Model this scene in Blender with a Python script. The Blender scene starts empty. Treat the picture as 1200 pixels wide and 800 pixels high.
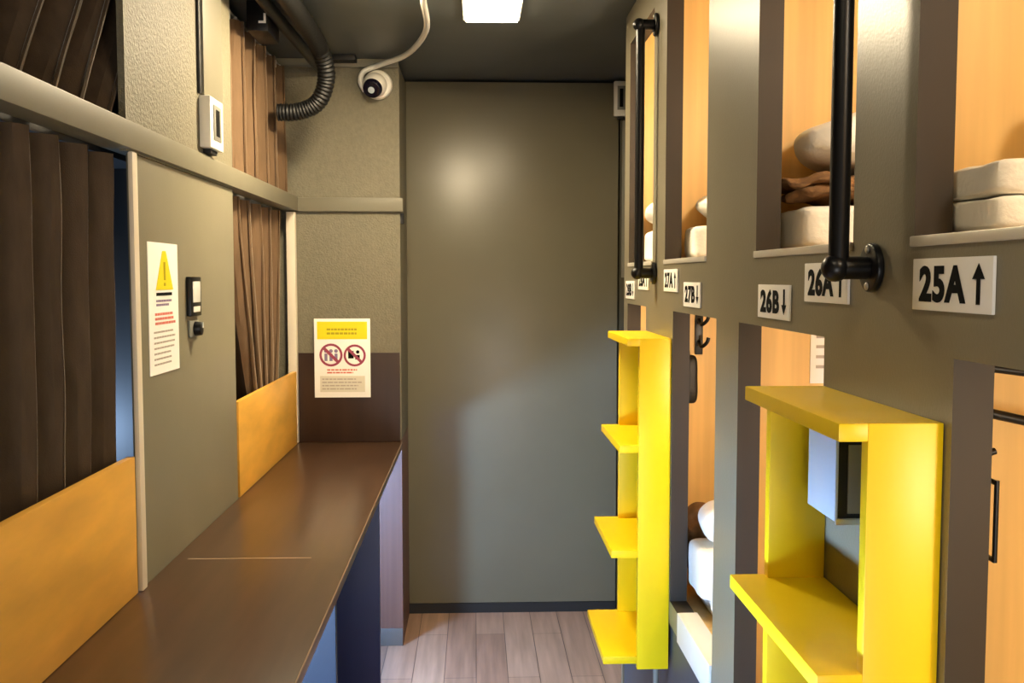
import bpy, bmesh, math, random
from mathutils import Vector, Matrix, noise
random.seed(4)
S = bpy.context.scene
COL = S.collection
PI = math.pi

# ------------------------------------------------------------------ materials
def srgb(r, g, b):
    def f(c):
        c /= 255.0
        return c / 12.92 if c <= 0.04045 else ((c + 0.055) / 1.055) ** 2.4
    return (f(r), f(g), f(b), 1.0)

def mat(name, col, rough=0.5, metal=0.0, spec=0.5, var=0.0, scale=(6, 6, 6), bump=0.0, bscale=120.0, emit=None, estr=0.0, detail=4.0, coat=0.0):
    m = bpy.data.materials.new(name)
    m.use_nodes = True
    nt = m.node_tree
    b = nt.nodes['Principled BSDF']
    b.inputs['Roughness'].default_value = rough
    b.inputs['Metallic'].default_value = metal
    b.inputs['Specular IOR Level'].default_value = spec
    b.inputs['Coat Weight'].default_value = coat
    tc = nt.nodes.new('ShaderNodeTexCoord')
    mp = nt.nodes.new('ShaderNodeMapping')
    mp.inputs['Scale'].default_value = scale
    nt.links.new(tc.outputs['Object'], mp.inputs['Vector'])
    n = nt.nodes.new('ShaderNodeTexNoise')
    n.inputs['Scale'].default_value = 1.0
    n.inputs['Detail'].default_value = detail
    nt.links.new(mp.outputs['Vector'], n.inputs['Vector'])
    cr = nt.nodes.new('ShaderNodeValToRGB')
    lo = tuple(c * (1 - var) for c in col[:3]) + (1,)
    hi = tuple(min(1, c * (1 + var)) for c in col[:3]) + (1,)
    cr.color_ramp.elements[0].position = 0.3
    cr.color_ramp.elements[1].position = 0.7
    cr.color_ramp.elements[0].color = lo
    cr.color_ramp.elements[1].color = hi
    nt.links.new(n.outputs['Fac'], cr.inputs['Fac'])
    nt.links.new(cr.outputs['Color'], b.inputs['Base Color'])
    if bump > 0:
        n2 = nt.nodes.new('ShaderNodeTexNoise')
        n2.inputs['Scale'].default_value = bscale
        n2.inputs['Detail'].default_value = 3
        nt.links.new(tc.outputs['Object'], n2.inputs['Vector'])
        bp = nt.nodes.new('ShaderNodeBump')
        bp.inputs['Strength'].default_value = bump
        bp.inputs['Distance'].default_value = 0.01
        nt.links.new(n2.outputs['Fac'], bp.inputs['Height'])
        nt.links.new(bp.outputs['Normal'], b.inputs['Normal'])
    if emit:
        b.inputs['Emission Color'].default_value = emit
        b.inputs['Emission Strength'].default_value = estr
    return m

def floor_mat():
    m = bpy.data.materials.new('floor_planks')
    m.use_nodes = True
    nt = m.node_tree
    b = nt.nodes['Principled BSDF']
    b.inputs['Roughness'].default_value = 0.38
    tc = nt.nodes.new('ShaderNodeTexCoord')
    mp = nt.nodes.new('ShaderNodeMapping')
    mp.inputs['Rotation'].default_value = (0, 0, PI / 2)
    nt.links.new(tc.outputs['Object'], mp.inputs['Vector'])
    br = nt.nodes.new('ShaderNodeTexBrick')
    br.inputs['Scale'].default_value = 1.0
    br.inputs['Brick Width'].default_value = 0.9
    br.inputs['Row Height'].default_value = 0.12
    br.inputs['Mortar Size'].default_value = 0.0015
    br.inputs['Color1'].default_value = srgb(160, 130, 110)
    br.inputs['Color2'].default_value = srgb(138, 107, 89)
    br.inputs['Mortar'].default_value = srgb(78, 60, 50)
    nt.links.new(mp.outputs['Vector'], br.inputs['Vector'])
    mp2 = nt.nodes.new('ShaderNodeMapping')
    mp2.inputs['Scale'].default_value = (38, 2.2, 1)
    nt.links.new(tc.outputs['Object'], mp2.inputs['Vector'])
    n = nt.nodes.new('ShaderNodeTexNoise')
    n.inputs['Scale'].default_value = 1.0
    n.inputs['Detail'].default_value = 6
    nt.links.new(mp2.outputs['Vector'], n.inputs['Vector'])
    mx = nt.nodes.new('ShaderNodeMix')
    mx.data_type = 'RGBA'
    mx.blend_type = 'OVERLAY'
    mx.inputs['Factor'].default_value = 0.55
    nt.links.new(br.outputs['Color'], mx.inputs['A'])
    nt.links.new(n.outputs['Fac'], mx.inputs['B'])
    nt.links.new(mx.outputs['Result'], b.inputs['Base Color'])
    return m

M = {}
M['paint'] = mat('olive_grey_paint', srgb(126, 119, 99), 0.34, spec=0.5, var=0.04, bump=0.05, bscale=220)
M['panel'] = mat('grey_wall_panel', srgb(126, 120, 100), 0.42, var=0.04, bump=0.05, bscale=200)
M['wallpaper'] = mat('textured_grey_wallpaper', srgb(116, 110, 90), 0.6, var=0.10, scale=(90, 90, 60), bump=0.35, bscale=150)
M['reveal_shade'] = mat('shaded_reveal_paint', srgb(58, 50, 41), 0.6, spec=0.3, var=0.05)  # wall paint darkened to put shade into the opening edges
M['door'] = mat('olive_back_panel', srgb(110, 104, 84), 0.31, spec=0.5, var=0.03)
M['doorside'] = mat('dark_olive_jamb', srgb(70, 66, 50), 0.45, var=0.05)
M['rail'] = mat('grey_rail', srgb(118, 113, 95), 0.5, var=0.05)
M['ceil'] = mat('dark_grey_ceiling', srgb(84, 88, 87), 0.42, spec=0.45, var=0.06)
M['dark'] = mat('near_black', srgb(26, 24, 22), 0.6, var=0.1)
M['recess'] = mat('pod_interior', srgb(92, 90, 88), 0.7, var=0.05)
M['ply'] = mat('light_plywood', srgb(232, 192, 120), 0.5, var=0.11, scale=(34, 30, 1.4), detail=6)
M['plypanel'] = mat('orange_plywood', srgb(224, 168, 66), 0.42, var=0.18, scale=(8, 3.5, 13), detail=7)
M['counter'] = mat('dark_walnut', srgb(74, 53, 38), 0.28, var=0.22, scale=(30, 3, 3), detail=7)
M['seam'] = mat('counter_joint', srgb(158, 134, 110), 0.4, var=0.1)
M['brownpanel'] = mat('dark_brown_board', srgb(46, 28, 19), 0.45, var=0.2, scale=(24, 24, 2), detail=6)
M['navy'] = mat('navy_board', srgb(30, 46, 98), 0.45, var=0.08)
M['blue'] = mat('blue_board', srgb(30, 50, 74), 0.45, var=0.08)
M['white'] = mat('white_plastic', srgb(232, 228, 216), 0.4, var=0.03)
M['cream'] = mat('cream_trim', srgb(226, 214, 192), 0.4, var=0.04)
M['lilac'] = mat('pale_lilac_board', srgb(104, 72, 60), 0.5, var=0.12, scale=(60, 60, 1.2))
M['grey'] = mat('grey_plastic', srgb(128, 126, 116), 0.45, var=0.04)
M['skirt'] = mat('grey_skirting', srgb(96, 92, 88), 0.5, var=0.05)
M['black'] = mat('black_metal', srgb(20, 20, 22), 0.34, metal=0.4, var=0.1)
M['rubber'] = mat('black_hose', srgb(13, 13, 13), 0.5, var=0.15, bump=0.1)
M['screw'] = mat('bright_screw', srgb(200, 198, 190), 0.3, metal=0.9, var=0.05)
M['alu'] = mat('aluminium_edge', srgb(214, 208, 196), 0.38, metal=0.35, var=0.05)
M['yellow'] = mat('yellow_paint', srgb(250, 212, 6), 0.38, var=0.03)
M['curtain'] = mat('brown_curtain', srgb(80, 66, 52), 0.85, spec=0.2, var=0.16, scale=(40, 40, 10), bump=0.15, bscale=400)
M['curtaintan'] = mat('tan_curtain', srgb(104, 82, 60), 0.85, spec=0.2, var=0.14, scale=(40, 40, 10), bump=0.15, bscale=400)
for k in ('curtain', 'curtaintan'):                    # velvet nap
    b_ = M[k].node_tree.nodes['Principled BSDF']
    b_.inputs['Sheen Weight'].default_value = 0.7; b_.inputs['Sheen Roughness'].default_value = 0.3
    b_.inputs['Sheen Tint'].default_value = (1.0, 0.88, 0.72, 1)
M['linen'] = mat('white_linen', srgb(250, 246, 236), 0.85, spec=0.2, var=0.04, scale=(12, 12, 12), bump=0.2, bscale=90)
M['blanket'] = mat('brown_blanket', srgb(132, 100, 70), 0.9, spec=0.1, var=0.3, scale=(30, 30, 30), bump=0.3, bscale=150)
M['mattress'] = mat('mattress_cover', srgb(226, 224, 220), 0.85, spec=0.2, var=0.04)
M['paper'] = mat('white_paper', srgb(248, 244, 236), 0.8, spec=0.15, var=0.01)
M['ink'] = mat('black_ink', srgb(12, 12, 12), 0.9, spec=0.1, var=0.05)
M['inkred'] = mat('red_ink', srgb(216, 118, 98), 0.6, var=0.05)
M['inkpurple'] = mat('purple_ink', srgb(134, 118, 150), 0.6, var=0.05)
M['inkgrey'] = mat('grey_ink', srgb(176, 166, 152), 0.6, var=0.05)
M['inkmaroon'] = mat('maroon_ink', srgb(150, 62, 84), 0.6, var=0.05)
M['inkyellow'] = mat('yellow_print', srgb(238, 218, 20), 0.5, var=0.02)
M['inkolive'] = mat('olive_print', srgb(176, 160, 10), 0.5, var=0.05)
M['panelgrey'] = mat('pale_grey_print', srgb(214, 208, 190), 0.6, var=0.02)
M['lens'] = mat('dark_lens', srgb(20, 18, 34), 0.12, var=0.05)
M['lcd'] = mat('pale_display', srgb(226, 228, 222), 0.25, var=0.02)
M['glassgrey'] = mat('light_grey_enamel', srgb(196, 206, 216), 0.3, var=0.02)
M['lamp'] = mat('lamp_diffuser', srgb(255, 250, 240), 0.4, emit=(1.0, 0.82, 0.54, 1), estr=34.0)
M['lamp_near'] = mat('near_lamp_diffuser', srgb(255, 250, 240), 0.4, emit=(1.0, 0.82, 0.54, 1), estr=260.0)
M['led'] = mat('cool_led_diffuser', srgb(245, 250, 255), 0.4, emit=(0.34, 0.58, 1.0, 1), estr=350.0)
M['plinth'] = mat('dark_plinth', srgb(62, 68, 78), 0.45, var=0.06)
M['floor'] = floor_mat()

# ------------------------------------------------------------------ mesh builder
class MB:
    def __init__(self):
        self.bm = bmesh.new()
    def _emit(self, b2, mtx=None):
        me = bpy.data.meshes.new('tmp')
        if mtx is not None:
            bmesh.ops.transform(b2, matrix=mtx, verts=b2.verts)
        b2.to_mesh(me); b2.free()
        self.bm.from_mesh(me)
        bpy.data.meshes.remove(me)
    def box(self, x0, x1, y0, y1, z0, z1, bev=0.0, seg=2):
        b = bmesh.new()
        bmesh.ops.create_cube(b, size=1.0)
        for v in b.verts:
            v.co = Vector(((x0 + x1) / 2 + v.co.x * (x1 - x0), (y0 + y1) / 2 + v.co.y * (y1 - y0), (z0 + z1) / 2 + v.co.z * (z1 - z0)))
        if bev > 0:
            bmesh.ops.bevel(b, geom=list(b.edges), offset=bev, segments=seg, profile=0.6, affect='EDGES')
        self._emit(b); return self
    def prism(self, pts, fn, d0, d1, bev=0.0):
        """closed outline pts (u,v) extruded from d0 to d1; fn(u,v,d)->xyz"""
        b = bmesh.new()
        lo = [b.verts.new(fn(u, v, d0)) for u, v in pts]
        hi = [b.verts.new(fn(u, v, d1)) for u, v in pts]
        b.faces.new(lo); b.faces.new(list(reversed(hi)))
        n = len(pts)
        for i in range(n):
            b.faces.new((lo[i], hi[i], hi[(i + 1) % n], lo[(i + 1) % n]))
        bmesh.ops.recalc_face_normals(b, faces=b.faces)
        if bev > 0:
            bmesh.ops.bevel(b, geom=list(b.edges), offset=bev, segments=2, profile=0.6, affect='EDGES')
        self._emit(b); return self
    def cyl(self, p0, p1, r0, r1=None, n=24, bev=0.0):
        r1 = r0 if r1 is None else r1
        p0, p1 = Vector(p0), Vector(p1)
        d = p1 - p0
        b = bmesh.new()
        bmesh.ops.create_cone(b, cap_ends=True, segments=n, radius1=r0, radius2=r1, depth=d.length)
        if bev > 0:
            es = [e for e in b.edges if all(abs(abs(v.co.z) - d.length / 2) < 1e-5 for v in e.verts)]
            bmesh.ops.bevel(b, geom=es, offset=bev, segments=3, profile=0.5, affect='EDGES')
        q = d.to_track_quat('Z', 'Y').to_matrix().to_4x4()
        self._emit(b, Matrix.Translation((p0 + p1) / 2) @ q); return self
    def ball(self, c, r, sc=(1, 1, 1), seg=24):
        b = bmesh.new()
        bmesh.ops.create_uvsphere(b, u_segments=seg, v_segments=seg // 2, radius=r)
        self._emit(b, Matrix.Translation(c) @ Matrix.Diagonal((*sc, 1))); return self
    def tube(self, pts, r, n=12, ribs=0.0, smooth=8):
        P = [Vector(p) for p in pts]
        Q = []
        for i in range(len(P) - 1):
            a = P[max(i - 1, 0)]; b_, c_ = P[i], P[i + 1]; d = P[min(i + 2, len(P) - 1)]
            for k in range(smooth):
                t = k / smooth
                Q.append(0.5 * ((2 * b_) + (c_ - a) * t + (2 * a - 5 * b_ + 4 * c_ - d) * t * t + (3 * b_ - a - 3 * c_ + d) * t ** 3))
        Q.append(P[-1])
        b = bmesh.new()
        rings = []
        up = Vector((0.13, 0.21, 0.97)).normalized()
        for i, q in enumerate(Q):
            t = (Q[min(i + 1, len(Q) - 1)] - Q[max(i - 1, 0)]).normalized()
            u = t.cross(up)
            if u.length < 1e-3: u = t.cross(Vector((1, 0, 0)))
            u.normalize(); w = t.cross(u)
            rr = r * (1 + (ribs if i % 2 else -ribs))
            rings.append([b.verts.new(q + (u * math.cos(2 * PI * k / n) + w * math.sin(2 * PI * k / n)) * rr) for k in range(n)])
        for i in range(len(rings) - 1):
            for k in range(n):
                b.faces.new((rings[i][k], rings[i][(k + 1) % n], rings[i + 1][(k + 1) % n], rings[i + 1][k]))
        b.faces.new(list(reversed(rings[0]))); b.faces.new(rings[-1])
        bmesh.ops.recalc_face_normals(b, faces=b.faces)
        self._emit(b); return self
    def soft(self, c, dim, pw=5.0, amp=0.006, fs=14.0, seed=0, cuts=14, pinch=0.0, rot=None):
        """rounded, slightly rumpled slab or cushion"""
        b = bmesh.new()
        bmesh.ops.create_cube(b, size=2.0)
        bmesh.ops.subdivide_edges(b, edges=list(b.edges), cuts=cuts, use_grid_fill=True)
        for v in b.verts:
            p = v.co.copy()
            L = (abs(p.x) ** pw + abs(p.y) ** pw + abs(p.z) ** pw) ** (1 / pw)
            p = p / L
            if pinch:
                e = min(1, max(abs(p.x), abs(p.y)))
                p.z *= 1 - pinch * e ** 4
            w = Vector((p.x * dim[0] / 2, p.y * dim[1] / 2, p.z * dim[2] / 2))
            k = noise.noise_vector(w * fs + Vector((seed * 3.1, seed * 1.7, seed)))
            w += k * amp
            v.co = w
        m = Matrix.Translation(c)
        if rot: m = m @ rot.to_4x4()
        self._emit(b, m); return self
    def build(self, name, material, parent=None, smooth=True):
        bm = self.bm
        off = Vector(parent_loc(parent)) if parent else Vector((0, 0, 0))
        bmesh.ops.remove_doubles(bm, verts=bm.verts, dist=1e-6)
        if parent:
            bmesh.ops.translate(bm, verts=bm.verts, vec=-off)
        me = bpy.data.meshes.new(name)
        bm.to_mesh(me); bm.free()
        if smooth:
            for p in me.polygons: p.use_smooth = True
            me.set_sharp_from_angle(angle=math.radians(32))
        me.materials.append(material)
        o = bpy.data.objects.new(name, me)
        COL.objects.link(o)
        if parent: o.parent = parent
        return o

def parent_loc(o):
    v = Vector((0, 0, 0))
    while o:
        v += o.location; o = o.parent
    return v

def tag(o, label, cat, group=None, kind=None):
    o['label'] = label; o['category'] = cat
    if group: o['group'] = group
    if kind: o['kind'] = kind
    return o
def thing(name, loc, label, cat, group=None):
    o = bpy.data.objects.new(name, None)
    o.empty_display_size = 0.05
    COL.objects.link(o); o.location = loc
    return tag(o, label, cat, group)
def struct(o):
    o['kind'] = 'structure'; return o
def copy_tree(o, parent=None):
    c = o.copy(); COL.objects.link(c)
    if parent: c.parent = parent
    for ch in list(o.children): copy_tree(ch, c)
    return c

# plane frames: (u to the right as read, v up, d towards the viewer)
XL, XR, YB, YS, ZC = -0.71, 0.501, 4.319, 3.938, 2.357
def onR(x=XR): return lambda u, v, d: (x - d, -u, v)
def onL(x=XL): return lambda u, v, d: (x + d, u, v)
def onB(y=YS): return lambda u, v, d: (u, y - d, v)
def rect(mb, fn, u0, u1, v0, v1, d0, d1, bev=0.0):
    a, b = fn(u0, v0, d0), fn(u1, v1, d1)
    return mb.box(*sorted((a[0], b[0])), *sorted((a[1], b[1])), *sorted((a[2], b[2])), bev)

def lettering(mb, text, fn, u0, u1, v0, v1, d0, d1, weight=0.0):
    cu = bpy.data.curves.new('txt', 'FONT')
    cu.body = text; cu.size = 1.0; cu.offset = weight; cu.extrude = 0.5; cu.resolution_u = 4; cu.space_character = 1.1
    o = bpy.data.objects.new('txt', cu); COL.objects.link(o)
    bpy.context.view_layer.update()
    me = bpy.data.meshes.new_from_object(o.evaluated_get(bpy.context.evaluated_depsgraph_get()))
    bpy.data.objects.remove(o); bpy.data.curves.remove(cu)
    xs = [v.co.x for v in me.vertices]; ys = [v.co.y for v in me.vertices]
    x0, x1, y0, y1 = min(xs), max(xs), min(ys), max(ys)
    for v in me.vertices:
        u = u0 + (v.co.x - x0) / (x1 - x0) * (u1 - u0)
        w = v0 + (v.co.y - y0) / (y1 - y0) * (v1 - v0)
        d = d0 if v.co.z < 0 else d1
        v.co = fn(u, w, d)
    mb.bm.from_mesh(me); bpy.data.meshes.remove(me)

# ------------------------------------------------------------------ shell
mb = MB(); mb.box(-1.75, 2.6, -1.9, 4.6, -0.06, 0.0)
struct(mb.build('floor', M['floor']))
mb = MB(); mb.box(-1.75, 2.6, -1.9, 4.6, ZC, ZC + 0.08)
struct(mb.build('ceiling', M['ceil']))

# back end: recessed olive panel, its dark jamb strip, and skirting
mb = MB(); mb.box(-0.33, 0.628, YB, YB + 0.06, 0.045, ZC - 0.012, 0.003)
struct(mb.build('wall_back', M['door']))
mb = MB(); mb.box(-0.33, 0.628, YB - 0.002, YB + 0.05, 0.0, 0.044)
struct(mb.build('baseboard_back', M['dark']))
mb = MB(); mb.box(0.634, 0.72, YB - 0.012, YB + 0.06, 0.0, ZC - 0.002)
struct(mb.build('trim_4', M['doorside']))
mb = MB(); mb.box(-0.33, 0.72, YB + 0.065, YB + 0.10, 0, ZC)
struct(mb.build('wall_back_gap', M['dark']))
mb = MB(); mb.box(0.70, 0.74, 3.30, YB - 0.015, 0, ZC - 0.002)
struct(mb.build('wall_right_far', M['paint']))

# back left stub wall
mb = MB()
mb.box(-1.75, -0.298, YS, YB + 0.06, 0.845, ZC - 0.022, 0.002)
struct(mb.build('wall_back_left', M['wallpaper']))
mb = MB(); mb.box(-0.72, -0.298, YS, YB + 0.06, 0.0, 0.843)
struct(mb.build('wall_back_left_base', M['lilac']))
mb = MB(); mb.box(-0.72, -0.2985, YS - 0.006, YS - 0.0005, 0.0, 0.072, 0.002)
struct(mb.build('baseboard_back_left', M['skirt']))
mb = MB(); mb.box(-0.705, -0.303, YS - 0.012, YS - 0.0005, 0.8425, 1.2, 0.001)
struct(mb.build('trim_5', M['brownpanel']))
mb = MB(); mb.box(-1.0, -0.30, YS - 0.012, YS - 0.0005, ZC - 0.035, ZC - 0.002, 0.002)
struct(mb.build('trim_6', M['rail']))

# left wall: grey panel between the two curtained bays
mb = MB(); mb.box(XL - 0.014, XL, 2.085, 2.928, 0.0, 1.757, 0.002)
struct(mb.build('wall_left', M['panel']))
mb = MB(); mb.box(XL - 0.014, XL, 2.05, 2.928, 1.758, ZC - 0.001)
struct(mb.build('wall_left_upper', M['wallpaper']))
mb = MB()
mb.box(XL - 0.05, XL, -1.7, 0.62, 0, ZC - 0.001)
struct(mb.build('wall_left_near', M['panel']))
mb = MB()                                             # low wall under the bays, hidden by the counter
mb.box(XL - 0.05, XL, 0.625, 2.08, 0, 0.84); mb.box(XL - 0.05, XL, 2.932, YS - 0.008, 0, 0.84)
struct(mb.build('wall_left_low', M['panel']))
mb = MB()                                             # inside of the pods behind the curtains
mb.box(-1.72, -1.68, 0.3, YS - 0.002, 0, ZC)
mb.box(-1.68, XL - 0.016, 2.45, 2.50, 0, ZC - 0.001)
mb.box(-1.68, XL - 0.052, 0.56, 0.60, 0, ZC - 0.001)
mb.box(-1.68, XL - 0.09, 0.61, YS - 0.01, 1.765, 1.795)
struct(mb.build('wall_left_inside', M['recess']))

# picture rail: along left wall and round onto the stub
mb = MB()
mb.box(XL - 0.045, XL + 0.012, 0.2, YS - 0.001, 1.762, 1.818, 0.003)
mb.box(XL + 0.010, -0.285, YS - 0.02, YS - 0.0008, 1.760, 1.814, 0.003)
struct(mb.build('trim_1', M['rail']))
mb = MB(); mb.box(XL + 0.0005, XL + 0.011, 2.052, 2.082, 0.842, 1.757, 0.003)
struct(mb.build('trim_2', M['cream']))
mb = MB(); mb.box(XL - 0.03, XL + 0.004, 3.895, 3.93, 0.842, 1.757, 0.003)
struct(mb.build('trim_3', M['cream']))

# unseen wall behind the camera, with an opening added for the fill light
mb = MB()
mb.box(-0.76, -0.30, -1.75, -1.70, 0, ZC); mb.box(0.45, 0.56, -1.75, -1.70, 0, ZC)
mb.box(-0.30, 0.45, -1.75, -1.70, 1.30, ZC)
struct(mb.build('wall_front', M['paint']))

# ------------------------------------------------------------------ right wall of bunk openings
PER = 1.478
UPO = [(-0.83, -0.37), (-0.188, 0.268), (0.653, 1.108), (1.29, 1.742), (2.12, 2.586), (2.768, 3.195)]
LOO = [(-0.94, -0.47), (-0.09, 0.37), (0.547, 1.007), (1.389, 1.848), (2.022, 2.472), (2.867, 3.215)]
Y0, Y1 = -1.7, 3.262
ZU0, ZU1, ZL0, ZL1 = 1.536, 2.25, 0.665, 1.415
T = 0.044
mb = MB()
def strips(ops, z0, z1):
    y = Y0
    for a, b in ops:
        mb.box(XR, XR + T, y, a, z0, z1); y = b
    mb.box(XR, XR + T, y, Y1, z0, z1)
mb.box(XR, XR + T, Y0, Y1, ZU1, ZC - 0.001)
strips(UPO, ZU0, ZU1)
mb.box(XR, XR + T, Y0, Y1, ZL1, ZU0)
strips(LOO, ZL0, ZL1)
mb.box(XR, XR + T, Y0, Y1, 0.605, ZL0)
wr = struct(mb.build('wall_right', M['paint'], smooth=False))
wr.data.materials.append(M['reveal_shade'])                  # darker paint on the cut edges, standing in for shade in the openings
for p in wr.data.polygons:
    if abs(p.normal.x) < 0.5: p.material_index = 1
mb = MB(); mb.box(XR + T + 0.001, 2.55, Y1 + 0.0, Y1 + 0.03, 0, ZC - 0.001); mb.box(XR + 0.0, XR + T, Y1 + 0.0005, Y1 + 0.03, 0, ZC - 0.001)
struct(mb.build('wall_right_end', M['paint']))
mb = MB(); mb.box(XR + 0.006, XR + T - 0.002, Y0, Y1 - 0.001, 0.0, 0.604); mb.box(XR + T, 2.52, 0.46, Y1 - 0.001, 0.0, 0.6145)
struct(mb.build('wall_right_base', M['plinth']))

# ------------------------------------------------------------------ sleeping capsules
CELLS = [(0.47, 1.19), (1.21, 1.93), (1.95, 2.67), (2.69, 3.258)]
NAME = ['25A', '26A', '27A', '28A']
UPL = ['upper sleeping capsule with bare wood lining above the large 25A sign',
       'upper sleeping capsule with a stacked pillow and brown blanket behind the nearer black pole',
       'upper sleeping capsule of orange wood between the two black poles, pillow stack inside',
       'upper sleeping capsule at the far end, seen as a sliver behind the farther pole']
LOL = ['lower sleeping capsule with black hooks inside, right of the nearer yellow ladder',
       'lower sleeping capsule behind the nearer yellow ladder with a paper notice inside',
       'lower sleeping capsule right of the farther yellow ladder with white bedding',
       'lower sleeping capsule at the far end, half hidden by the farther yellow ladder']
def capsule(i, upper):
    y0, y1 = CELLS[i]
    z0, z1 = (1.50, ZC - 0.004) if upper else (0.615, 1.462)
    oy0, oy1 = (UPO if upper else LOO)[i + 2]
    zs = ZU0 if upper else ZL0
    t = thing('sleeping_capsule', (0.56, (y0 + y1) / 2, z0), (UPL if upper else LOL)[i], 'sleeping capsule', 'upper row of capsules' if upper else 'lower row of capsules')
    x0, x1 = XR + T + 0.002, 2.5
    e = 0.008
    m = MB(); m.box(x0, x1, y0 + 0.001, y0 + e, z0 + 0.03, z1 - 0.02); m.build('side_panel', M['ply'], t)
    m = MB(); m.box(x0, x1, y1 - e, y1 - 0.001, z0 + 0.03, z1 - 0.02); m.build('side_panel', M['ply'], t)
    m = MB(); m.box(x1 - 0.01, x1, y0 + e, y1 - e, z0 + 0.03, z1 - 0.02); m.build('end_panel', M['ply'], t)
    m = MB(); m.box(x0, x1, y0 + e, y1 - e, z1 - 0.018, z1); m.build('roof_panel', M['ply'], t)
    m = MB(); m.box(x0, x1, y0 + e, y1 - e, z0, z0 + 0.03); m.build('bed_board', M['ply'], t)
    if upper:
        m = MB(); m.box(XR - 0.004, XR + 0.06, oy0, oy1 + 0.004, zs - 0.001, zs + 0.011, 0.002); m.build('sill', M['alu'], t)
    return t
for k, (a, b) in enumerate(LOO[2:]):
    m = MB(); m.box(XR - 0.006, XR - 0.0005, a, b - 0.12, 0.603, 0.676, 0.001); m.box(XR - 0.0005, XR + T, a + .001, b - .12, ZL0 + .0005, 0.676)
    struct(m.build('trim_%d' % (7 + k), M['white']))
for i in range(4):
    capsule(i, True); capsule(i, False)

# mattresses, one in each capsule
for i, (y0, y1) in enumerate(CELLS):
    for upper in (True, False):
        z = 1.532 if upper else 0.647
        h = 0.012 if upper else 0.05
        m = MB(); m.soft((1.52, (y0 + y1) / 2, z + h / 2 + 0.0), (1.86, y1 - y0 - 0.04, h), pw=12, amp=0.0008, cuts=8)
        where = ['behind the 25A opening', 'behind the nearer black pole', 'between the two poles', 'in the farthest capsule'][i] if upper else \
                ['right of the nearer yellow ladder', 'behind the nearer yellow ladder', 'right of the farther yellow ladder', 'behind the farther yellow ladder'][i]
        tag(m.build('mattress', M['mattress']), 'thin white mattress of the %s capsule %s' % ('upper' if upper else 'lower', where), 'mattress', 'capsule mattresses')

# ------------------------------------------------------------------ bedding
def duvet(c, dim, label, seed, layers=3):
    m = MB()
    h = dim[2] / layers
    for k in range(layers):
        m.soft((c[0] + random.uniform(-.003, .003), c[1] + random.uniform(-.003, .003), c[2] + h * (k + 0.5)), (dim[0], dim[1], h * 1.0), pw=9, amp=0.004, fs=16, seed=seed + k)
    return tag(m.build('folded_duvet', M['linen']), label, 'duvet', 'folded white duvets')
def pillow(c, dim, label, seed, rot=None):
    m = MB(); m.soft(c, dim, pw=2.9, amp=0.014, fs=13, seed=seed, pinch=0.35, rot=rot)
    return tag(m.build('pillow', M['linen']), label, 'pillow', 'white pillows')
def blanket(c, dim, label, seed, rot=None):
    m = MB()
    m.soft((c[0], c[1], c[2] + dim[2] * .2), (dim[0], dim[1], dim[2] * 0.62), pw=3, amp=0.013, fs=26, seed=seed, rot=rot)
    m.soft((c[0] + .004, c[1] - .006, c[2] - dim[2] * .22), (dim[0] * .95, dim[1], dim[2] * 0.55), pw=3, amp=0.013, fs=26, seed=seed + 5, rot=rot)
    return tag(m.build('folded_blanket', M['blanket']), label, 'blanket', 'brown blankets')
# 25A
duvet((0.69, 1.095, 1.549), (0.27, 0.14, 0.078), 'folded white duvet with creases on the sill above the 25A sign', 3, 2)
pillow((0.77, 1.09, 1.688), (0.24, 0.15, 0.085), 'white pillow on the folded duvet at the right edge, above 25A', 8)
# 26A
duvet((0.715, 1.79, 1.549), (0.285, 0.22, 0.076), 'folded white duvet under a brown blanket behind the nearer pole', 11, 1)
blanket((0.655, 1.79, 1.659), (0.20, 0.20, 0.044), 'brown blanket squeezed between white pillow and duvet behind the nearer pole', 14)
pillow((0.74, 1.79, 1.744), (0.30, 0.24, 0.105), 'white pillow on top of the brown blanket behind the nearer pole', 17)
# 27A
duvet((0.68, 2.57, 1.549), (0.24, 0.15, 0.085), 'folded white duvet in the upper capsule between the two poles', 21, 1)
pillow((0.70, 2.57, 1.682), (0.24, 0.15, 0.072), 'white pillow on the folded duvet between the two poles', 24)
# 28A
duvet((0.66, 3.15, 1.549), (0.22, 0.16, 0.10), 'folded white duvet at the far end behind the farther pole', 31, 1)
pillow((0.66, 3.15, 1.702), (0.22, 0.16, 0.08), 'white pillow on the farthest duvet, behind the farther pole', 34)
# lower 27
duvet((0.655, 2.42, 0.702), (0.21, 0.16, 0.125), 'thick folded white duvet in the low capsule right of the farther ladder', 41, 1)
blanket((0.60, 2.56, 0.80), (0.09, 0.07, 0.19), 'brown blanket tucked beside white bedding right of the farther ladder', 44)
pillow((0.66, 2.42, 0.885), (0.2, 0.16, 0.095), 'white pillow topping the low bedding right of the farther ladder', 47)
duvet((0.66, 2.2, 0.702), (0.2, 0.20, 0.07), 'flat white duvet near the sill of the low capsule right of the farther ladder', 50, 1)

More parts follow.
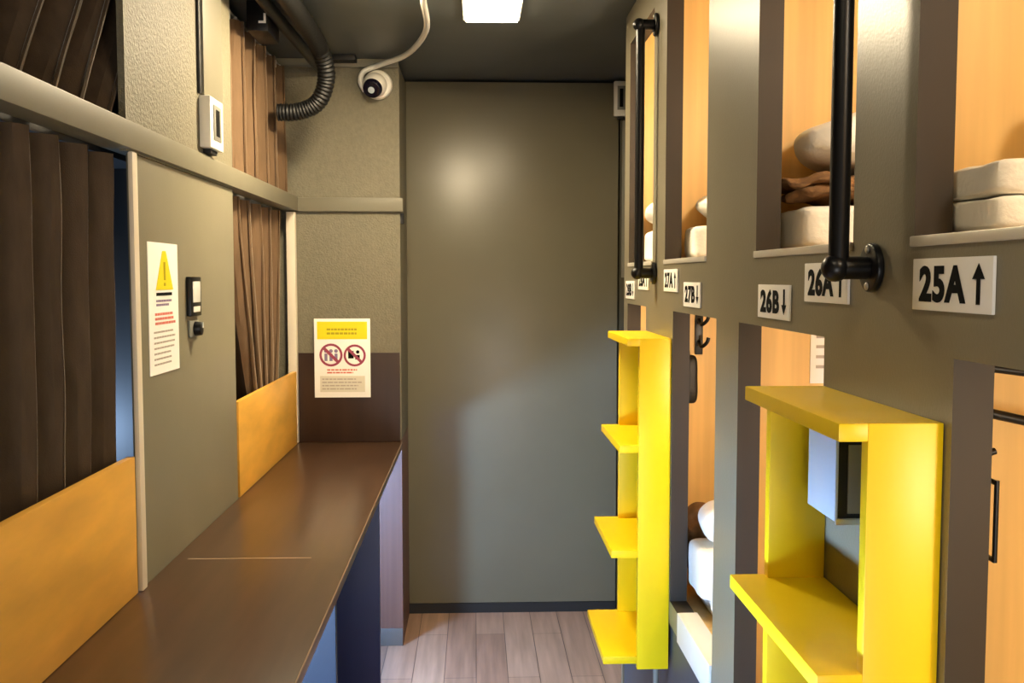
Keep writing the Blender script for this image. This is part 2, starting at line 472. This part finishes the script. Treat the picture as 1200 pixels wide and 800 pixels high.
# ------------------------------------------------------------------ yellow ladders
STEPS = [(1.345, 0.386), (1.071, 0.368), (0.797, 0.349), (0.517, 0.330)]
def ladder(y0, y1, label):
    t = thing('step_ladder', (XR, (y0 + y1) / 2, 0.48), label, 'ladder', 'yellow step ladders on the bunk wall')
    for a, b in ((y0, y0 + 0.018), (y1 - 0.018, y1)):
        m = MB(); m.box(0.418, XR - 0.001, a, b, 0.482, 1.345, 0.0015); m.build('side_panel', M['yellow'], t)
    for k, (z, x) in enumerate(STEPS):
        m = MB()
        th = 0.02
        m.prism([(x, y1), (0.4185, y1), (0.4185, y1 - 0.0185), (XR - .001, y1 - 0.0185), (XR - .001, y0 + 0.0185), (0.4185, y0 + 0.0185), (0.4185, y0), (x, y0)], lambda u, v, d: (u, v, d), z - th, z, 0.002)
        m.build('tread', M['yellow'], t)
    m = MB(); m.box(XR - 0.006, XR - 0.001, y0 + 0.02, y1 - 0.02, 0.497, 0.70)
    m.build('back_board', M['yellow'], t)
    m = MB(); m.cyl((0.470, y0 + .012, 0.0), (0.470, y0 + .012, 0.482), 0.008, n=16); m.cyl((0.470, y0 + .012, 0.0), (0.470, y0 + .012, 0.012), 0.016, n=20)
    m.build('leg', M['grey'], t)
    return t
lad = ladder(1.022, 1.386, 'nearer yellow wooden step ladder, large at the right, grey box behind it')
c = copy_tree(lad); c.location.y += 2.488 - 1.022 - 0.008
c['label'] = 'farther yellow wooden step ladder with four treads against the back panel'

# ------------------------------------------------------------------ black grab poles
def grab_pole(y, label):
    t = thing('grab_pole', (XR, y, 1.5), label, 'grab pole', 'black grab poles between the upper capsules')
    x = 0.454
    zb, zt = 1.512, 2.19
    m = MB(); m.cyl((x, y, zb - .006), (x, y, zt + .006), 0.0125, n=28); m.build('pole', M['black'], t)
    for z in (zb, zt):
        m = MB(); m.cyl((x - .012, y, z), (XR - .009, y, z), 0.0145, n=24, bev=.003); m.ball((x - .004, y, z), 0.0175)
        br = m.build('bracket', M['black'], t)
        m = MB(); m.cyl((XR - .010, y, z), (XR - .0005, y, z), 0.031, n=32, bev=.003); m.build('flange', M['black'], br)
        for s in (1, -1):
            m = MB(); m.ball((XR - .011, y, z + s * 0.023), 0.005, (0.5, 1, 1), 12); m.build('screw', M['screw'], br)
    return t
pole = grab_pole(1.215, 'nearer black metal grab pole, cut by the frame top, bracket by 26A sign')
c = copy_tree(pole); c.location.y += 1.505
c['label'] = 'farther black metal grab pole, shown whole, above the farther ladder'

# ------------------------------------------------------------------ number signs
def arrow_pts(u, v0, v1, w, up):
    h = v1 - v0; hw = w * 0.5; s = w * 0.15
    p = [(u - s, v0), (u + s, v0), (u + s, v0 + h * .62), (u + hw, v0 + h * .62), (u, v1), (u - hw, v0 + h * .62), (u - s, v0 + h * .62)]
    if not up: p = [(a, v0 + v1 - b) for a, b in reversed(p)]
    return p
def number_sign(text, y_far, z0, label, up):
    y_near = y_far - 0.173; z1 = z0 + 0.057
    fn = onR()
    u0, u1 = -y_far, -y_near
    t = thing('number_sign', (XR, (y_far + y_near) / 2, z0), label, 'sign', 'white capsule number signs')
    m = MB(); rect(m, fn, u0, u1, z0, z1, 0.0004, 0.004, 0.0008); m.build('plate', M['paper'], t)
    m = MB(); lettering(m, text, fn, u0 + 0.018, u0 + 0.122, z0 + 0.009, z1 - 0.008, 0.0042, 0.0048, 0.042)
    m.build('lettering', M['ink'], t)
    m = MB(); m.prism(arrow_pts(u0 + 0.147, z0 + 0.009, z1 - 0.007, 0.024, up), fn, 0.0042, 0.0048); m.build('arrow', M['ink'], t)
number_sign('25A', 1.100, 1.464, 'large white sign reading 25A with an up arrow, above the nearer ladder', True)
number_sign('26A', 1.468, 1.464, 'white sign with an up arrow partly covered by the nearer pole bracket', True)
number_sign('26B', 1.711, 1.431, 'white sign with a down arrow, left of and lower than the pole bracket', False)
number_sign('27A', 2.578, 1.464, 'small white sign with an up arrow, just right of the farther pole', True)
number_sign('27B', 2.330, 1.432, 'small white sign above the low capsule right of the farther ladder', False)
number_sign('28A', 2.985, 1.464, 'tiny white sign behind the bottom bracket of the farther pole', True)
number_sign('28B', 3.232, 1.432, 'tiniest white sign at the far end of the bunk wall', False)

# ------------------------------------------------------------------ grey box on the wall inside the ladder
t = thing('wall_device', (XR, 1.262, 1.19), 'pale grey wall box with dark side framed by the nearer yellow ladder', 'wall box')
m = MB(); m.box(0.4555, 0.460, 1.214, 1.316, 1.190, 1.296, 0.002); m.build('front_cover', M['glassgrey'], t)
m = MB(); m.box(0.4605, XR - .0005, 1.217, 1.313, 1.193, 1.293, 0.003); bd = m.build('body', M['black'], t)
m = MB(); m.box(0.472, 0.494, 1.2145, 1.2168, 1.20, 1.288, 0.001); m.build('side_cover', M['grey'], t)
m = MB(); m.box(0.457, 0.494, 1.213, 1.2165, 1.186, 1.194, 0.001); m.build('clip', M['screw'], t)

# ------------------------------------------------------------------ hooks, hangers and paper inside the low capsules
YP = CELLS[0][1] - 0.008
t = thing('coat_rack', (0.58, YP, 1.29), 'black metal hook rail with two bars inside low capsule at right edge', 'coat rack')
m = MB(); m.tube([(0.582, YP - .085, 1.398), (0.62, YP - .085, 1.393), (0.80, YP - .085, 1.37)], 0.0052, smooth=3); m.build('bar', M['black'], t)
m = MB(); m.tube([(0.578, YP - .085, 1.348), (0.62, YP - .085, 1.338), (0.80, YP - .085, 1.30)], 0.0058, smooth=3); m.build('bar', M['black'], t)
m = MB(); m.box(0.575, 0.585, YP - .092, YP - .0005, 1.33, 1.412, 0.002); m.build('bracket', M['black'], t)
m = MB(); m.tube([(0.580, YP - .08, 1.335), (0.578, YP - .08, 1.305), (0.584, YP - .08, 1.296), (0.60, YP - .08, 1.30)], 0.004, smooth=5); m.build('hook', M['black'], t)
t = thing('grab_handle', (0.566, 1.05, 1.18), 'thin black vertical handle rod inside the low capsule at right edge', 'rail')  # upright handle, a rod on two mounts
m = MB(); m.tube([(0.576, 1.052, 1.184), (0.576, 1.052, 1.23), (0.576, 1.052, 1.276)], 0.0028, smooth=3); m.build('grip', M['black'], t)
for z in (1.186, 1.273):
    m = MB(); m.tube([(0.576, 1.052, z), (0.578, 1.12, z), (0.58, YP - .0005, z)], 0.003, smooth=3); m.build('mount', M['black'], t)
YP = CELLS[1][1] - 0.008
t = thing('paper_notice', (0.67, YP, 1.31), 'white paper notice on the wood behind the nearer ladder top', 'notice')
m = MB(); m.box(0.665, 0.75, YP - .0025, YP - .0004, 1.29, 1.42); m.build('sheet', M['paper'], t)
m = MB()
for k in range(5): m.box(0.676, 0.735 - .01 * (k % 2), YP - .0032, YP - .0027, 1.40 - k * .02, 1.406 - k * .02)
m.build('text_lines', M['inkgrey'], t)
YP = CELLS[2][1] - 0.008
t = thing('coat_hook', (0.60, YP, 1.3), 'black double hook high on wood right of the farther ladder', 'coat hook')
m = MB(); m.box(0.60, 0.622, YP - .006, YP - .0004, 1.29, 1.41, .002); m.build('plate', M['black'], t)
for z in (1.385, 1.325):
    m = MB(); m.tube([(0.611, YP - .006, z), (0.611, YP - .035, z - .012), (0.622, YP - .05, z), (0.626, YP - .052, z + .014)], 0.005, smooth=5); m.build('hook', M['black'], t)
t = thing('hanging_pouch', (0.57, YP, 1.17), 'small black pouch hanging on wood right of the farther ladder', 'pouch')
m = MB(); m.soft((0.583, YP - .030, 1.225), (0.036, 0.048, 0.13), pw=4, amp=.002, cuts=8); m.build('body', M['rubber'], t)
m = MB(); m.tube([(0.583, YP - .012, 1.28), (0.583, YP - .006, 1.30), (0.583, YP - .0008, 1.305)], 0.003, smooth=4); m.build('strap', M['rubber'], t)

# ------------------------------------------------------------------ left side: counter
t = thing('counter', (-0.50, 2.3, 0.0), 'long dark brown wooden counter along the left wall', 'counter')
m = MB(); m.box(XL + 0.001, -0.296, 0.35, 3.925, 0.812, 0.841, 0.002); m.build('worktop', M['counter'], t)
m = MB(); m.box(-0.675, -0.388, 2.288, 2.294, 0.8405, 0.8416); m.build('joint_strip', M['seam'], t)
m = MB(); m.box(-0.2958, -0.2945, 0.36, 3.92, 0.836, 0.8405); m.build('edge_band', M['seam'], t)
m = MB(); m.box(XL + 0.001, -0.325, 3.26, 3.285, 0.0, 0.811, 0.001); a = m.build('support_panel', M['navy'], t); a['label'] = 'navy support panel'
m = MB(); m.box(XL + 0.001, -0.328, 2.255, 2.28, 0.0, 0.811, 0.001); a = m.build('support_panel', M['blue'], t); a['label'] = 'blue support panel'

# plywood panels under the curtains
m = MB(); m.box(XL - 0.012, XL + 0.004, 0.63, 2.043, 0.842, 1.130, 0.0015)
tag(m.build('plywood_panel', M['plypanel']), 'large orange plywood panel under the nearer lower curtain', 'panel', 'plywood panels above the counter')
m = MB(); m.box(XL - 0.012, XL + 0.004, 2.936, 3.885, 0.842, 1.130, 0.0015)
tag(m.build('plywood_panel', M['plypanel']), 'smaller bright orange plywood panel under the farther lower curtain', 'panel', 'plywood panels above the counter')

# ------------------------------------------------------------------ curtains
def curtain(y0, y1, zt, zb, x, label, shear=0.0, period=0.128, amp=0.034, g0=0.0, g1=0.0, ph=0.0, material='curtain', hooks=False, hem=0.0):
    """sheet with pleats; g0/g1 pull the near/far edge inwards towards the bottom"""
    t = thing('curtain', (x, (y0 + y1) / 2, zb), label, 'curtain', 'brown pleated curtains')
    b = bmesh.new()
    nu, nv = int((y1 - y0) / period * 22), 26
    rows = []
    for j in range(nv + 1):
        s = j / nv
        z = zt + (zb - zt) * s
        row = []
        for i in range(nu + 1):
            r = i / nu
            yy = y0 + (y1 - y0) * r
            a = (yy - y0) / period * 2 * PI + ph
            w = 0.35 * math.sin(yy * 17 + 1.3) + 0.12 * math.sin(s * 3 + yy * 9)
            k = math.sin(a + w)
            fold = math.copysign(abs(k) ** 0.4, k)
            e = s ** 1.3
            yo = yy + e * (g0 * (1 - r) - g1 * r) + shear * s + 0.32 * period * math.sin(2 * (a + w)) * 0.35
            xx = x + amp * (0.85 + 0.25 * s) * fold + 0.004 * noise.noise(Vector((yy * 6, z * 5, 2.0)))
            zz = z - hem * math.sin(r * PI * 2.0) * s
            row.append(b.verts.new((xx, yo, zz)))
        rows.append(row)
    for j in range(nv):
        for i in range(nu):
            b.faces.new((rows[j][i], rows[j][i + 1], rows[j + 1][i + 1], rows[j + 1][i]))
    bmesh.ops.recalc_face_normals(b, faces=b.faces)
    bmesh.ops.solidify(b, geom=list(b.faces), thickness=0.003)
    m = MB(); m._emit(b)
    m.build('fabric', M[material], t)
    if hooks:
        n = int((y1 - y0) / 0.085)
        m = MB(); m.box(x - .012, x + .012, y0, y1, zt + 0.012, zt + 0.022, .002); m.build('track', M['grey'], t)
        for k in range(n):
            yy = y0 + (k + .5) * (y1 - y0) / n
            m = MB(); m.cyl((x + .013, yy, zt - .012), (x + .013, yy, zt + .016), 0.006, n=10); m.build('glider', M['white'], t)
    return t
curtain(0.66, 2.42, 2.30, 1.822, -0.768, 'brown pleated curtain above the rail, upper left corner', shear=-0.34, ph=0.4, hooks=True)
curtain(0.66, 2.055, 1.752, 1.085, -0.768, 'dark brown pleated curtain below the rail at the left edge', ph=1.1, g1=0.045, period=0.125)
curtain(2.955, 4.05 - 0.14, 2.30, 1.822, -0.765, 'tan lit pleated curtain above the rail next to the camera', shear=-0.03, period=0.165, amp=0.045, ph=0.2, material='curtaintan', hooks=True)
curtain(2.955, 3.86, 1.752, 1.085, -0.778, 'tan pleated curtain below the rail, gathered, above the smaller plywood panel', g0=0.26, g1=0.20, period=0.165, amp=0.045, ph=2.0, material='curtaintan')

# ------------------------------------------------------------------ notices
def text_rows(mb, fn, u0, u1, v0, v1, n, d, seed, fill=0.55, run=(0.05, 0.16)):
    rnd = random.Random(seed)
    step = (v1 - v0) / n
    for k in range(n):
        va = v0 + step * (k + 0.5 - fill / 2); vb = va + step * fill
        u = u0; end = u0 + (u1 - u0) * rnd.uniform(0.72, 1.0)
        while u < end:
            w = (u1 - u0) * rnd.uniform(*run)
            e = min(u + w, end)
            if e - u > 0.001: rect(mb, fn, u, e, va, vb, d, d + 0.0004)
            u = e + (u1 - u0) * 0.02
fn = onL()
t = thing('warning_notice', (XL, 2.27, 1.283), 'tall white warning notice with a yellow triangle on the left wall panel', 'notice')
ya, yb, za, zb_ = 2.158, 2.370, 1.284, 1.578
m = MB(); rect(m, fn, ya, yb, za, zb_, 0.0004, 0.002); m.build('sheet', M['paper'], t)
uc = (ya + yb) / 2 + 0.005
m = MB(); m.prism([(uc - .062, 1.472), (uc + .062, 1.472), (uc + .012, 1.560), (uc - .012, 1.560)], fn, 0.0022, 0.0028); tri = m.build('triangle', M['inkyellow'], t)
m = MB(); rect(m, fn, uc - .006, uc + .006, 1.494, 1.535, 0.0030, 0.0034); rect(m, fn, uc - .006, uc + .006, 1.481, 1.488, 0.0030, 0.0034)
m.build('exclamation_mark', M['inkolive'], tri)
m = MB(); rect(m, fn, uc - .060, uc + .052, 1.459, 1.466, 0.0022, 0.0028); m.build('bar', M['ink'], t)
m = MB(); text_rows(m, fn, ya + .05, yb - .045, 1.434, 1.452, 2, 0.0022, 1); m.build('text_lines', M['inkpurple'], t)
m = MB(); text_rows(m, fn, ya + .04, yb - .025, 1.392, 1.423, 3, 0.0022, 2); m.build('text_lines', M['inkred'], t)
m = MB(); text_rows(m, fn, ya + .03, yb - .03, 1.300, 1.384, 7, 0.0022, 3, 0.35); m.build('text_lines', M['inkgrey'], t)

YN_ = YS - 0.013
fn = onB(YN_)
t = thing('house_rules_poster', (-0.53, YN_, 1.022), 'white poster with yellow heading and round prohibition icons above the counter end', 'poster')
xa, xb = -0.641, -0.419
m = MB(); rect(m, fn, xa, xb, 1.022, 1.337, 0.0006, 0.0030, 0.0005); m.build('sheet', M['paper'], t)
m = MB(); rect(m, fn, xa + .012, xb - .012, 1.255, 1.325, 0.0032, 0.0036); hd = m.build('heading_band', M['inkyellow'], t)
m = MB(); text_rows(m, fn, xa + .05, xb - .04, 1.270, 1.302, 2, 0.0038, 5, 0.5, (.06, .12)); m.build('text_lines', M['inkolive'], hd)
def ring(mb, fn, u, v, r0, r1, d0, d1, n=28):
    for k in range(n):
        a, b_ = 2 * PI * k / n, 2 * PI * (k + 1) / n
        mb.prism([(u + r0 * math.cos(a), v + r0 * math.sin(a)), (u + r1 * math.cos(a), v + r1 * math.sin(a)), (u + r1 * math.cos(b_), v + r1 * math.sin(b_)), (u + r0 * math.cos(b_), v + r0 * math.sin(b_))], fn, d0, d1)
for u, v, r, dark in ((xa + .066, 1.192, .046, 0), (xb - .062, 1.190, .044, 1)):
    m = MB(); ring(m, fn, u, v, r * .80, r, 0.0032, 0.0037)
    s = r * .62; w = r * .09
    m.prism([(u - s - w, v + s - w), (u - s + w, v + s + w), (u + s + w, v - s + w), (u + s - w, v - s - w)], fn, 0.0039, 0.0042)
    ic = m.build('prohibition_icon', M['inkmaroon'], t)
    m = MB()
    if dark:
        rect(m, fn, u - .026, u - .004, v - .012, v + .018, 0.0032, 0.0036); rect(m, fn, u + .002, u + .020, v - .016, v + .002, 0.0032, 0.0036)
        ring(m, fn, u + .012, v + .014, .0, .007, 0.0032, 0.0036, 14)
    else:
        for du in (-.020, 0.0, .020):
            ring(m, fn, u + du, v + .016, 0.0, .0075, 0.0032, 0.0036, 14); rect(m, fn, u + du - .006, u + du + .006, v - .024, v + .006, 0.0032, 0.0036)
    m.build('pictogram', M['ink'] if dark else M['inkpurple'], ic)
m = MB(); text_rows(m, fn, xa + .05, xb - .04, 1.116, 1.138, 2, 0.0032, 8); m.build('text_lines', M['inkred'], t)
m = MB(); rect(m, fn, xa + .022, xb - .022, 1.044, 1.108, 0.0032, 0.0035); nb = m.build('text_box', M['panelgrey'], t)
m = MB(); text_rows(m, fn, xa + .03, xb - .032, 1.05, 1.102, 4, 0.0037, 9, .4); m.build('text_lines', M['inkgrey'], nb)

# ------------------------------------------------------------------ wall controls
fn = onL()
t = thing('control_panel', (XL, 2.49, 1.40), 'black framed control panel with pale display right of the warning notice', 'control panel')
m = MB(); rect(m, fn, 2.440, 2.535, 1.404, 1.502, 0.0006, 0.012, .003); m.build('frame', M['black'], t)
m = MB(); rect(m, fn, 2.455, 2.520, 1.438, 1.490, 0.0122, 0.0138, .001); m.build('display', M['lcd'], t)
m = MB(); rect(m, fn, 2.458, 2.516, 1.414, 1.428, 0.0122, 0.0138, .001); m.build('button', M['white'], t)
t = thing('dial_switch', (XL, 2.49, 1.35), 'small black round switch just below the control panel', 'switch')
m = MB(); rect(m, fn, 2.450, 2.530, 1.352, 1.394, 0.0006, 0.006, .002); m.build('plate', M['grey'], t)
m = MB(); m.cyl((XL + .0062, 2.492, 1.372), (XL + .024, 2.492, 1.372), 0.019, 0.016, n=24, bev=.002); m.build('dial', M['black'], t)
m = MB(); m.box(XL + .0242, XL + .027, 2.4895, 2.4945, 1.374, 1.388); m.build('pointer', M['lcd'], t)

def wall_box(fn, u0, u1, v0, v1, loc, label):
    t = thing('sensor_box', loc, label, 'sensor box', 'white slotted wall boxes')
    d = 0.030
    m = MB(); rect(m, fn, u0, u1, v0, v1, 0.0006, d, .004); m.build('housing', M['white'], t)
    uc, w, h = (u0 + u1) / 2, u1 - u0, v1 - v0
    m = MB(); rect(m, fn, uc - w * .28, uc + w * .28, v0 + h * .18, v1 - h * .14, d + .0002, d + .002, .0005); sl = m.build('faceplate', M['grey'], t)
    m = MB(); rect(m, fn, uc - w * .13, uc + w * .13, v0 + h * .26, v1 - h * .22, d + .0022, d + .003); m.build('slot', M['ink'], sl)
    m = MB(); rect(m, fn, uc - w * .25, uc + w * .25, v0 - .012, v0 - .0004, 0.0006, d * .7, .002); m.build('sensor_tip', M['dark'], t)
wall_box(onL(), 2.585, 2.715, 1.836, 1.968, (XL, 2.65, 1.836), 'white slotted sensor box on the left wall above the rail')
wall_box(onB(YB - 0.012), 0.602, 0.664, 2.196, 2.346, (0.63, YB - .012, 2.196), 'white slotted sensor box high at the right end of the back panel')
m = MB(); rect(m, onL(), 2.60, 2.79, 1.970, ZC - .003, 0.0006, 0.012, .003)
tag(m.build('cable_raceway', M['rail']), 'grey cable cover running down to the left sensor box', 'cable cover', 'flat cable covers')
m = MB(); rect(m, onB(YB - 0.012), 0.642, 0.664, 1.50, 2.18, 0.0006, 0.012, .002)
tag(m.build('cable_raceway', M['grey']), 'narrow cable cover hanging below the sensor box on the back panel', 'cable cover', 'flat cable covers')
m = MB(); rect(m, onL(), 2.575, 2.592, 1.972, ZC - .003, 0.0006, 0.008, .002)
tag(m.build('cable', M['dark']), 'thin dark vertical cable beside the left cable cover', 'cable')
m = MB(); m.box(-0.312, -0.286, YS + 0.02, YS + .06, 1.715, 1.757, .002)
tag(m.build('rail_bracket', M['dark']), 'small dark bracket under the end of the rail', 'bracket')

# ------------------------------------------------------------------ security camera and its conduit
cx, cz = -0.392, 2.246
t = thing('security_camera', (cx, YS, cz), 'white turret security camera on the wall above the rail', 'camera')
m = MB(); m.cyl((cx + .012, YS - .0006, cz + .008), (cx + .012, YS - .028, cz + .008), 0.058, 0.055, n=36, bev=.006); m.build('base', M['white'], t)
m = MB(); m.ball((cx + .004, YS - .052, cz), 0.047, seg=28); m.build('housing', M['white'], t)
aim = Vector((-0.20, -0.80, -0.55)).normalized()
o_ = Vector((cx + .004, YS - .052, cz))
m = MB(); m.cyl(o_ + aim * .026, o_ + aim * .046, 0.039, 0.034, n=32, bev=.003); fc = m.build('lens_face', M['lens'], t)
m = MB(); m.cyl(o_ + aim * .0462, o_ + aim * .052, 0.013, n=20, bev=.002); m.build('lens', M['glassgrey'], fc)
m = MB(); m.tube([(-.158, 2.98, 2.356), (-.156, 3.06, 2.338), (-.165, 3.40, 2.336), (-.25, 3.74, 2.334), (-.37, 3.90, 2.326), (-.432, 3.902, 2.300), (-.445, 3.905, 2.262), (-.43, 3.918, 2.228)], 0.0105, n=12, smooth=8)
tag(m.build('camera_cable', M['white']), 'white cable curving across the ceiling to the security camera', 'cable')

# black hose and cables in the upper left ceiling corner
m = MB(); m.tube([(-.56, 2.7, 2.325), (-.548, 3.1, 2.32), (-.532, 3.42, 2.29), (-.520, 3.52, 2.21), (-.552, 3.55, 2.125), (-.62, 3.56, 2.09), (-.70, 3.56, 2.085)], 0.030, n=18, ribs=0.06, smooth=14)
tag(m.build('duct_hose', M['rubber']), 'thick black ribbed hose bending down from the ceiling left of the camera', 'hose')
m = MB(); m.tube([(-.63, 2.6, 2.325), (-.625, 3.0, 2.32), (-.615, 3.4, 2.315), (-.60, 3.9, 2.31)], 0.02, n=12, smooth=6)
tag(m.build('black_cable', M['rubber']), 'black cable on the ceiling between the hose and the tan curtain', 'cable')
t = thing('junction_box', (-0.60, 3.26, ZC), 'black ceiling junction box with a white label beside the hose', 'junction box')
m = MB(); m.box(-.705, -.640, 3.12, 3.30, 2.262, ZC - .001, .004); m.build('housing', M['black'], t)
m = MB(); m.box(-.668, -.645, 3.1185, 3.1198, 2.285, 2.292); m.box(-.652, -.645, 3.1185, 3.1198, 2.292, 2.315); m.build('label_mark', M['paper'], t)
m = MB(); m.box(-.55, -.46, 3.86, 3.92, 2.335, ZC - .001, .003)
tag(m.build('ceiling_clip', M['dark']), 'small dark clip box on the ceiling above the stub wall', 'clip')

# ------------------------------------------------------------------ ceiling light
def ceiling_light(xc, y0, y1, label, lm):
    t = thing('ceiling_light', (xc, (y0 + y1) / 2, ZC), label, 'ceiling light', 'flush ceiling lights')
    m = MB(); m.box(xc - 0.093, xc + 0.093, y0 - .012, y1 + .012, ZC - .016, ZC - .001, .003); m.build('frame', M['white'], t)
    m = MB(); m.box(xc - 0.085, xc + 0.085, y0, y1, ZC - .022, ZC - .0162, .001); m.build('diffuser', M[lm], t)
ceiling_light(0.055, 3.03, 3.28, 'white flush ceiling light at the top edge of the photo', 'lamp')
ceiling_light(-0.25, 2.80, 2.97, 'nearer white flush ceiling light, above the frame', 'lamp_near')
ceiling_light(-0.05, 0.25, 0.45, 'white flush ceiling light nearest the viewpoint, far above the frame', 'lamp')
def counter_light(xc, y0, y1, label):
    t = thing('counter_light', (xc, (y0 + y1) / 2, 0.60), label, 'counter light', 'cool lamps under the counter')
    m = MB(); m.box(xc - .04, xc - .022, y0 - .01, y1 + .01, 0.58, 0.811, .003); m.build('bracket_plate', M['white'], t)
    m = MB(); m.box(xc - .0215, xc + .02, y0, y1, 0.60, 0.69, .004); m.build('diffuser', M['led'], t)
counter_light(-0.66, 3.30, 3.46, 'cool white lamp hidden under the far end of the counter')
counter_light(-0.60, 1.15, 1.45, 'cool white lamp hidden under the near half of the counter')

# ------------------------------------------------------------------ lamps and rear fill
def area(name, loc, rot, sx, sy, power, col):
    l = bpy.data.lights.new(name, 'AREA'); l.shape = 'RECTANGLE'; l.size = sx; l.size_y = sy; l.energy = power; l.color = col
    o = bpy.data.objects.new(name, l); COL.objects.link(o); o.location = loc; o.rotation_euler = rot; return o
def point(name, loc, r, power, col):
    l = bpy.data.lights.new(name, 'POINT'); l.energy = power; l.color = col; l.shadow_soft_size = r
    o = bpy.data.objects.new(name, l); COL.objects.link(o); o.location = loc; return o
area('rear_fill_light', (0.075, -1.78, 0.5), (PI / 2, 0, 0), 0.75, 0.9, 20, (0.95, 0.93, 0.9))  # added fill from behind the camera, for faces turned towards it
for i, (y0, y1) in enumerate(CELLS):
    point('capsule_lamp', (0.74, y0 + .09, 1.98), 0.05, 5.0, (1.0, 0.93, 0.8))
    point('capsule_lamp', (0.76, y0 + .10, 1.28), 0.05, 3.6, (1.0, 0.93, 0.8))
point('pod_glow', (-0.95, 2.33, 1.12), 0.04, 2.6, (0.40, 0.62, 1.0))

w = bpy.data.worlds.new('World'); S.world = w; w.use_nodes = True
w.node_tree.nodes['Background'].inputs[0].default_value = (0.55, 0.7, 0.9, 1)
w.node_tree.nodes['Background'].inputs[1].default_value = 0.05

# ------------------------------------------------------------------ camera
cam = bpy.data.cameras.new('camera'); co = bpy.data.objects.new('camera', cam); COL.objects.link(co)
co.location = (0, 0, 1.5)
co.rotation_euler = (PI / 2 - math.radians(3.7288), 0, -math.radians(2.1414))
cam.sensor_width = 36.0; cam.sensor_fit = 'HORIZONTAL'; cam.lens = 36.0 * 1150 / 1200
cam.clip_start = 0.02
S.camera = co
S.view_settings.view_transform = 'Standard'; S.view_settings.look = 'None'
S.view_settings.gamma = 1.0; S.view_settings.exposure = 0.5; S.view_settings.use_curve_mapping = False
S.cycles.max_bounces = 8; S.cycles.use_denoising = True
